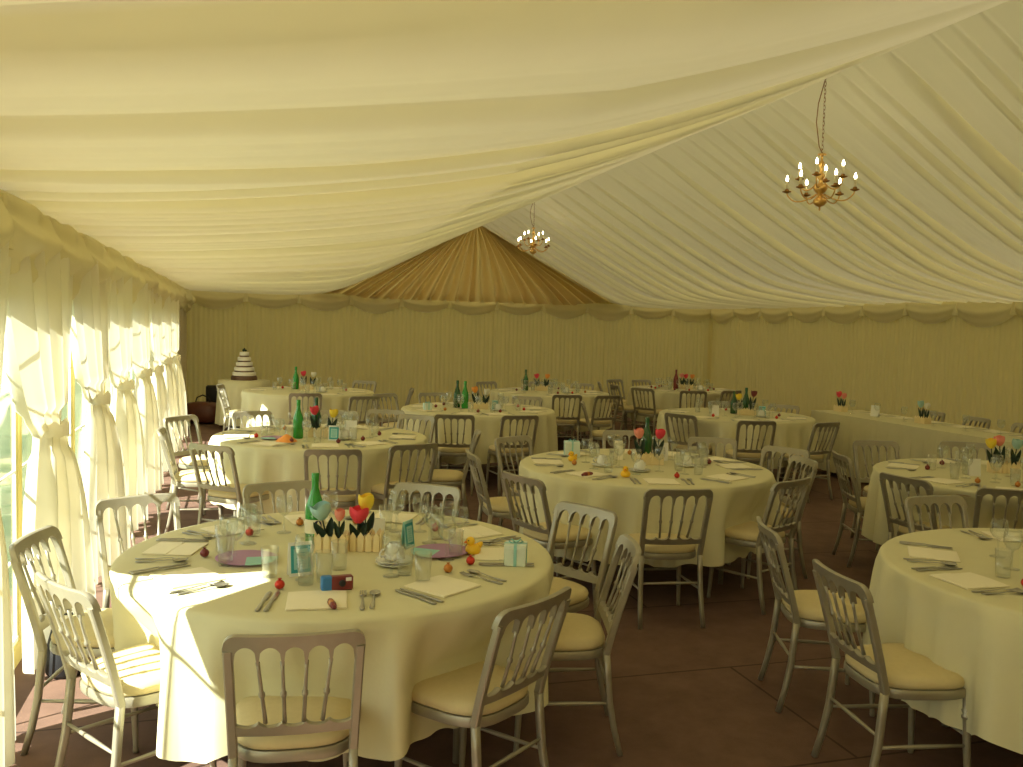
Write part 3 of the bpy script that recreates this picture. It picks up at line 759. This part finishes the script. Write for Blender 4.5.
def gift(x, y, rz, label, s=.085, m1='giftbox', m2='ribbon'):
    t = thing('favour_box', label, 'box', (x, y, TZ), rz); h = s
    MB().box(-s/2, s/2, -s/2, s/2, 0, h*.92, .002).build('carton', m1, t, sharp=40)
    MB().box(-s/2-.0015, s/2+.0015, -s/2-.0015, s/2+.0015, h*.78, h*.98, .002).build('lid', m1, t, sharp=40)
    m = MB(); e = .0028; w_ = .006
    m.box(-w_, w_, -s/2-e, s/2+e, -.0005+.001, h*.98+.0015); m.box(-s/2-e, s/2+e, -w_, w_, .0005, h*.98+.0015); m.build('ribbon', m2, t, sharp=40)
    m = MB()
    for sg in (-1, 1):
        m.tube([(0, 0, h), (sg*.018, .004, h+.014), (sg*.028, 0, h+.006), (sg*.016, -.004, h), (0, 0, h+.002)], .0035, 6)
    m.build('bow', m2, t); return t
def duck(x, y, rz, label):
    t = thing('toy_duck', label, 'toy', (x, y, TZ), rz)
    m = MB(); m.lathe([(.012, 0), (.026, .004), (.033, .018), (.030, .032), (.018, .042), (.004, .045)], 18)
    m.ball((.012, 0, .055), .019, 14, 10); m.tube([(-.02, 0, .03), (-.036, 0, .044), (-.040, 0, .050)], [.016, .009, .002], 8); m.build('duck_body', 'duck', t)
    m = MB(); m.tube([(.027, 0, .053), (.040, 0, .051)], [.008, .003], 8); m.build('beak', 'beak', t)
    m = MB(); m.ball((.024, .012, .061), .003, 6, 5); m.build('eye', 'black', t); m = MB(); m.ball((.024, -.012, .061), .003, 6, 5); m.build('eye', 'black', t)
    return t
def roll(x, y, rz, label, L=.085, r=.011):
    t = thing('wrapped_chocolate', label, 'sweet', (x, y, TZ), rz)
    m = MB(); zs = [-.5, -.42, -.38, -.3, -.1, .1, .3, .38, .42, .5]; rr = [.6, .7, .35, 1, 1.05, 1, 1.03, .35, .75, .6]
    m.tube([(0, L*q, r) for q in zs], [r*q for q in rr], 10); m.build('wrapper', 'maroon', t)
    MB().tube([(0, -.012, r), (0, .012, r)], r*1.09, 12, cap=False).build('band', 'foilgold', t); return t

# front left table
N1 = 'on the ' + NAME['T1']
bottle(.30, 3.90, 'green', 'bright green glass bottle with cream label beside the tulips, front left table', .30)
planter(.36, 3.74, -.28, 'cream picket planter holding red and yellow tulips, left half of the pair', .13)
planter(.50, 3.74, -.30, 'cream picket planter beside the upturned cup, right half of the pair', .13)
tulip(.34, 3.76, TZ+.04, 'blue', 'pale blue paper tulip leaning against the green bottle, front left table', .09, 1.2, -.22, .1, .6)
tulip(.385, 3.73, TZ+.052, 'pink', 'small peach paper tulip in the planter, front left table', .075, .7, .02, .2)
tulip(.46, 3.73, TZ+.04, 'red', 'bright red paper tulip in the planter, front left table', .075, 1.15, .05, .25, .5)
tulip(.50, 3.78, TZ+.04, 'yellow', 'tall yellow paper tulip in the planter, front left table', .11, 1.1, .0, .0)
card(.21, 3.40, R(12), .090, .125, ('white', 'teal', 'paleteal'), 'white menu card with teal bordered panel, front left table')
card(.675, 3.74, R(50), .075, .115, ('paleteal', 'teal', 'paleteal'), 'narrow teal card standing edge-on right of the planter, front left table')
card(.56, 3.95, R(-20), .10, .085, ('white',), 'blank white folded card behind the upturned cup', name='place_card')
saucer(.575, 3.47, 'lower white saucer under the upturned cup, front left table'); saucer(.575, 3.47, 'upper white saucer under the upturned cup, front left table', TZ+.0125)
cup(.575, 3.47, TZ+.029, R(200), 'white teacup upside down on two saucers, front left table', True)
disc(.79, 3.62, .3, 'purple and teal round mat under the glasses, right of the planter')
disc(.02, 3.65, 2.4, 'purple and blue round mat by the sunlit patch, left of the planter')
gift(1.05, 3.40, R(-20), 'pale favour box with teal ribbon near the right rim of the front left table')
duck(.92, 3.58, R(185), 'yellow toy duck with orange beak, right side of the front left table')
dup(SWR, (.87, 3.42, TZ), 0, 'red-orange foil sweet lying in front of the toy duck', 'foil-wrapped sweets')
dup(SWR, (.13, 3.23, TZ), 0, 'shiny red foil sweet in front of the teal menu card', 'foil-wrapped sweets')
roll(.29, 2.99, R(6), 'dark maroon foil cracker at the front rim of the front left table')
t = thing('disposable_camera', 'blue and maroon disposable camera lying on the front left table', 'camera', (.325, 3.18, TZ), R(5))
MB().box(-.055, .055, -.015, .015, 0, .052, .005).build('camera_body', 'maroon', t, sharp=40)
MB().box(-.057, -.018, -.0165, .0165, -.0+.0005, .0535, .005).build('blue_sleeve', 'camblue', t, sharp=40)
MB().lathe([(.012, 0), (.012, .006), (.006, .007)], 14).build('lens', 'black', t, loc=(.015, -.016, .028)).rotation_euler = (pi/2, 0, 0)
MB().box(.028, .048, -.0165, -.012, .034, .047, .001).build('viewfinder', 'white', t, sharp=40)
for k, (x, y) in enumerate(((.78, 3.80), (.87, 3.86), (.90, 3.74), (.78, 4.02), (.71, 4.22), (-.05, 3.72), (.03, 3.92))):
    dup(WG, (x, y, TZ), 0, 'clear wine glass clustered around the centre of the front left table', 'wine glasses clustered at the centre')
for k, (x, y) in enumerate(((.64, 3.22), (.29, 3.30), (.36, 3.45), (.10, 3.40))):
    dup(TU, (x, y, TZ), 0, 'clear tumbler near the cup and cards of the front left table', 'tumblers near the centre')

def centre(t, x, y, rz, bl, tl, extra=''):
    tn = NAME[t]; c_, s_ = cos(rz), sin(rz)
    planter(x, y, rz, 'cream picket planter at the centre of the %s' % tn, .19)
    for k, (col, dx, h, nm) in enumerate(tl):
        tulip(x+c_*dx, y+s_*dx, TZ+.052, col, '%s paper tulip in the planter of the %s' % (nm, tn), h, 1.1, .12*(1 if dx > 0 else -1), rz, .25)
    for k, (bx, by_, col, h, nm) in enumerate(bl): bottle(bx, by_, col, '%s glass bottle on the %s' % (nm, tn), h, False)
R1 = -.28
centre('T2', 2.76, 5.80, R1, [(2.84, 6.02, 'dkgreen', .31, 'tall dark green')], [('pink', -.06, .13, 'salmon pink'), ('red', .05, .13, 'bright pink-red')])
centre('T3', .62, 7.50, R1, [(.43, 7.42, 'green', .31, 'front bright green'), (.60, 7.80, 'dkgreen', .30, 'rear dark green')], [('red', -.04, .13, 'pink-red'), ('yellow', .08, .11, 'yellow')])
centre('T4', 3.45, 2.82, R1, [(3.62, 3.0, 'green', .30, 'green')], [('yellow', -.05, .12, 'yellow'), ('pink', .05, .12, 'pink')])
centre('T5', 5.20, 5.12, R1, [], [('yellow', -.08, .12, 'yellow'), ('pink', -.02, .14, 'salmon pink'), ('blue', .07, .12, 'pale green-blue')])
centre('T5b', 2.58, 9.90, R1, [(2.42, 9.95, 'green', .31, 'front bright green'), (2.36, 10.08, 'dkgreen', .31, 'rear dark green')], [('orange', -.04, .13, 'orange'), ('whitep', .06, .11, 'white')])
centre('T6', 5.56, 9.15, R1, [(5.49, 9.32, 'dkgreen', .26, 'left dark green'), (5.66, 9.34, 'dkgreen', .30, 'right dark green')], [('yellow', -.08, .12, 'yellow'), ('maroon', .05, .16, 'dark maroon')])
centre('T7', 4.26, 12.75, R1, [(4.02, 12.75, 'dkgreen', .31, 'tall dark green')], [('red', -.05, .13, 'red'), ('orange', .07, .13, 'orange')])
centre('T8', 6.95, 13.3, R1, [(6.78, 13.35, 'maroon', .31, 'brown')], [('pink', -.07, .13, 'pink'), ('red', .0, .12, 'red'), ('orange', .07, .12, 'orange')])
centre('T9', .84, 12.75, R1, [(.70, 12.75, 'green', .31, 'bright green')], [('red', -.02, .13, 'red'), ('whitep', .08, .12, 'white')])
for i, (x, y) in enumerate(((7.12, 9.55), (7.18, 8.2))):
    w9 = ('far', 'middle')[i]
    planter(x, y, pi/2, 'cream picket planter at the %s part of the long head table' % w9, .16)
    tulip(x, y+.03, TZ+.052, ('red', 'blue')[i], ('red', 'pale blue')[i]+' paper tulip on the long head table, %s planter' % w9, .12, 1.1, .1, pi/2)
    tulip(x, y-.04, TZ+.052, ('pink', 'whitep')[i], ('pink', 'white')[i]+' paper tulip on the long head table, %s planter' % w9, .11, 1.0, -.1, pi/2)
# drinking glasses crowded round the middle of the other tables
for t in TAB:
    if t == 'T1': continue
    tn = NAME[t]
    for k in range(7):
        a = k*2*pi/7+rs.uniform(-.25, .25); r_ = rs.uniform(.20, .31); x, y = pol(t, a, r_)
        dup(WG if k % 3 else TU, (x, y, TZ), rs.uniform(0, 6), 'clear %s near the centre of the %s' % ('wine glass' if k % 3 else 'tumbler', tn), 'glasses near the centre of the %s' % tn)
    if t in ('T3', 'T4', 'T5b', 'T6', 'T7', 'T8', 'T9'):
        x, y = pol(t, -1.1, .33); cup(x, y, TZ+.0165, .8, 'white teacup upside down in front of the planter, %s' % tn, True); saucer(x, y, 'white saucer in front of the planter, %s' % tn)
# extras on the other tables
cup(2.55, 5.50, TZ+.0165, .5, 'white teacup upside down left of the bright pink tulip, middle table', True); saucer(2.55, 5.50, 'white saucer under the upturned cup nearest the chair back, middle table')
cup(2.38, 5.74, TZ+.0165, 2.5, 'white teacup upside down by the pale favour box, middle table', True); saucer(2.38, 5.74, 'white saucer by the pale favour box, middle table')
cup(2.98, 5.66, TZ+.0165, 1.5, 'white teacup upside down right of the planter, middle table', True); saucer(2.98, 5.66, 'white saucer right of the planter, middle table')
gift(2.34, 6.24, R(-15), 'pale teal favour box on the far left rim of the middle table', .11)
duck(2.25, 5.98, R(200), 'orange-yellow toy duck beside the favour box, middle table')
duck(2.36, 5.30, R(240), 'small yellow toy near the front rim of the middle table')
roll(2.12, 5.36, R(-60), 'maroon chocolate roll on the left of the middle table', .10, .014)
card(2.93, 5.95, R(-15), .09, .13, ('white',), 'plain white card standing right of the planter, middle table', name='place_card')
card(2.62, 6.02, R(-15), .06, .14, ('paper',), 'narrow cream card standing left of the dark bottle, middle table', name='place_card')
card(.70, 7.25, R(-15), .09, .12, ('white', 'teal', 'paleteal'), 'teal bordered menu card on the second round table on the left')
card(.84, 7.35, R(-15), .10, .15, ('white',), 'tall plain white card on the second round table on the left', name='place_card')
m = MB(); m.grid(lambda u, v: ((.075*(1-v)+.004)*cos(2*pi*u)*(1+.12*sin(10*pi*u)), (.055*(1-v)+.004)*sin(2*pi*u)*(1+.12*cos(8*pi*u)), .002+.06*v**.8), 28, 6, True)
tag(m.build('paper_hat', 'orange', loc=(.33, 7.20, TZ)), 'crumpled orange paper on the second round table on the left', 'paper')
disc(.24, 7.40, 1.0, 'purple and teal round mat on the second round table on the left', .11)
gift(1.95, 9.75, .2, 'pale favour box near the left rim of the centre third-row table', .08)
card(2.72, 9.75, -.2, .07, .11, ('paleteal', 'teal', 'paleteal'), 'teal card right of the orange tulip, centre third-row table')
card(5.70, 9.05, -.3, .08, .11, ('paleteal', 'teal', 'paleteal'), 'teal card on the third-row table right of centre')
card(5.10, 9.05, -.3, .08, .12, ('white',), 'plain white card left of the bottles, third-row table right of centre', name='place_card')
card(4.85, 5.02, -.3, .08, .12, ('white',), 'plain white card left of the tulips, second round table on the right', name='place_card')
cup(5.40, 5.00, TZ+.0165, 1.5, 'white teacup right of the tulips, second round table on the right', True); saucer(5.40, 5.00, 'white saucer, second round table on the right')
# head table settings
card(7.15, 8.95, pi*-.5+.4, .10, .13, ('white',), 'plain white card standing on the long head table', name='place_card')
q = 0
for i, y in enumerate((9.2, 8.75, 8.3, 7.85, 7.4, 6.95, 6.5, 6.05)):
    ow = ('first', 'second', 'third', 'fourth', 'fifth', 'sixth', 'seventh', 'eighth')[i]
    dup(NK, (7.36, y, TZ), pi/2, 'folded cream napkin, %s from the far end of the head table' % ow, 'napkins on the tables')
    dup(KN, (7.36, y+.15, TZ), pi/2, 'steel knife, %s from the far end of the head table' % ow, 'steel dinner knives')
    dup(FK, (7.36, y-.15, TZ), pi/2, 'steel fork, %s from the far end of the head table' % ow, 'steel dinner forks')
    dup(WG, (7.10, y+.10, TZ), 0, 'clear wine glass, %s from the far end of the head table' % ow, 'wine glasses')

# ------------------------------------------------------------------ bags by the walls
t = thing('leather_holdall', 'brown leather holdall on the floor in the far left corner', 'bag', (-.62, 15.4, 0), R(-15))
m = MB(); m.tube([(-.30, 0, .17), (-.28, 0, .17), (-.1, 0, .18), (.1, 0, .18), (.28, 0, .17), (.30, 0, .17)], [.10, .15, .17, .17, .15, .10], 14, sq=(1, 1)); m.build('bag_body', 'leather', t)
MB().tube([(-.12, 0, .33), (-.09, 0, .42), (0, 0, .46), (.09, 0, .42), (.12, 0, .33)], .012, 8).build('handle', 'black', t)
t = thing('black_case', 'black case standing behind the brown holdall by the far wall', 'case', (-.32, 16.2, 0), R(5))
MB().box(-.28, .28, -.14, .14, 0, .56, .03).build('case_shell', 'black', t, sharp=40)
MB().tube([(-.08, 0, .55), (-.07, 0, .60), (.07, 0, .60), (.08, 0, .55)], .01, 8).build('handle', 'black', t)
t = thing('black_bag', 'black bag on the floor beneath the first big curtain', 'bag', (-.80, 4.62, 0), R(10))
MB().lathe([(.07, 0), (.085, .02), (.08, .14), (.06, .22), (.045, .24)], 18).build('bag_body', 'black', t)
MB().tube([(-.04, 0, .23), (-.03, 0, .29), (.03, 0, .29), (.04, 0, .23)], .007, 8).build('handle', 'black', t)

# ------------------------------------------------------------------ chandeliers
def chandelier(x, y, label, s=1.0, zb=2.71):
    t = thing('chandelier', label, 'chandelier', (x, y, zb))
    MB().lathe([(.002, -.03), (.008, -.02), (.006, 0), (.03, .01), (.055, .035), (.05, .06), (.022, .075), (.018, .10), (.04, .12), (.055, .145), (.045, .17), (.018, .185), (.015, .21), (.028, .225), (.030, .25), (.014, .27), (.012, .31), (.022, .325), (.020, .35), (.010, .36), (.010, .40), (.035, .405), (.03, .415), (.006, .42)], 20).build('stem_column', 'brass', t)
    def arm(a, rad, z0, z1):
        c_, s_ = cos(a), sin(a)
        P = [(.03, z0), (rad*.45, z0-.045), (rad*.75, z0-.05), (rad*.95, z0-.01), (rad, z1)]
        # smooth
        pts = []
        for i in range(len(P)-1):
            p0, p1, p2, p3 = P[max(i-1, 0)], P[i], P[i+1], P[min(i+2, len(P)-1)]
            for k in range(5):
                q = k/5; f = [.5*(2*p1[d]+(p2[d]-p0[d])*q+(2*p0[d]-5*p1[d]+4*p2[d]-p3[d])*q*q+(3*p1[d]-p0[d]-3*p2[d]+p3[d])*q**3) for d in (0, 1)]; pts.append(f)
        pts.append(P[-1])
        ar = MB().tube([(r*c_, r*s_, z) for r, z in pts], .0055, 7).build('arm', 'brass', t)
        MB().lathe([(.008, z1-.01), (.034, z1), (.036, z1+.006), (.012, z1+.004), (.018, z1+.014), (.012, z1+.024)], 16, (rad*c_, rad*s_, 0)).build('drip_pan', 'dkbrass', ar)
        cn = MB().lathe([(.011, z1+.02), (.011, z1+.085)], 12, (rad*c_, rad*s_, 0)).build('candle_sleeve', 'candle', t)
        MB().lathe([(.006, z1+.083), (.010, z1+.094), (.011, z1+.104), (.006, z1+.122), (.001, z1+.134)], 12, (rad*c_, rad*s_, 0)).build('bulb', 'bulb', cn)
    for k in range(6): arm(2*pi*k/6+.35, .255, .10, .125)
    for k in range(4): arm(2*pi*k/4+.75, .165, .19, .225)
    m = MB(); h = ZR-.01-zb-.42
    nl = int(h/.03)
    for k in range(nl):
        zc = .42+h*(k+.5)/nl; ax = k % 2; n = 8
        pts = [((.008*cos(2*pi*j/n) if ax else 0), (0 if ax else .008*cos(2*pi*j/n)), zc+.019*sin(2*pi*j/n)) for j in range(n+1)]
        m.tube(pts, .0022, 5)
    m.build('chain', 'dkbrass', t)
    MB().tube([(0, 0, .42), (-.03, .0, .47), (-.065, 0, .42+h*.40), (-.055, 0, .42+h*.65), (0, 0, .42+h)], .004, 6).build('cable', 'dkbrass', t)
    MB().lathe([(.006, .42+h-.01), (.012, .42+h), (.012, .42+h+.03)], 14).build('ceiling_hook', 'dkbrass', t)
    return t
chandelier(4.35, 6.22, 'brass candle chandelier hanging nearest, in the right half of the tent')
chandelier(4.35, 13.6, 'small-looking brass candle chandelier hanging farther back near the gable', zb=2.84)

for o in list(COL.objects):
    if 'used' in o.keys(): del o['used']
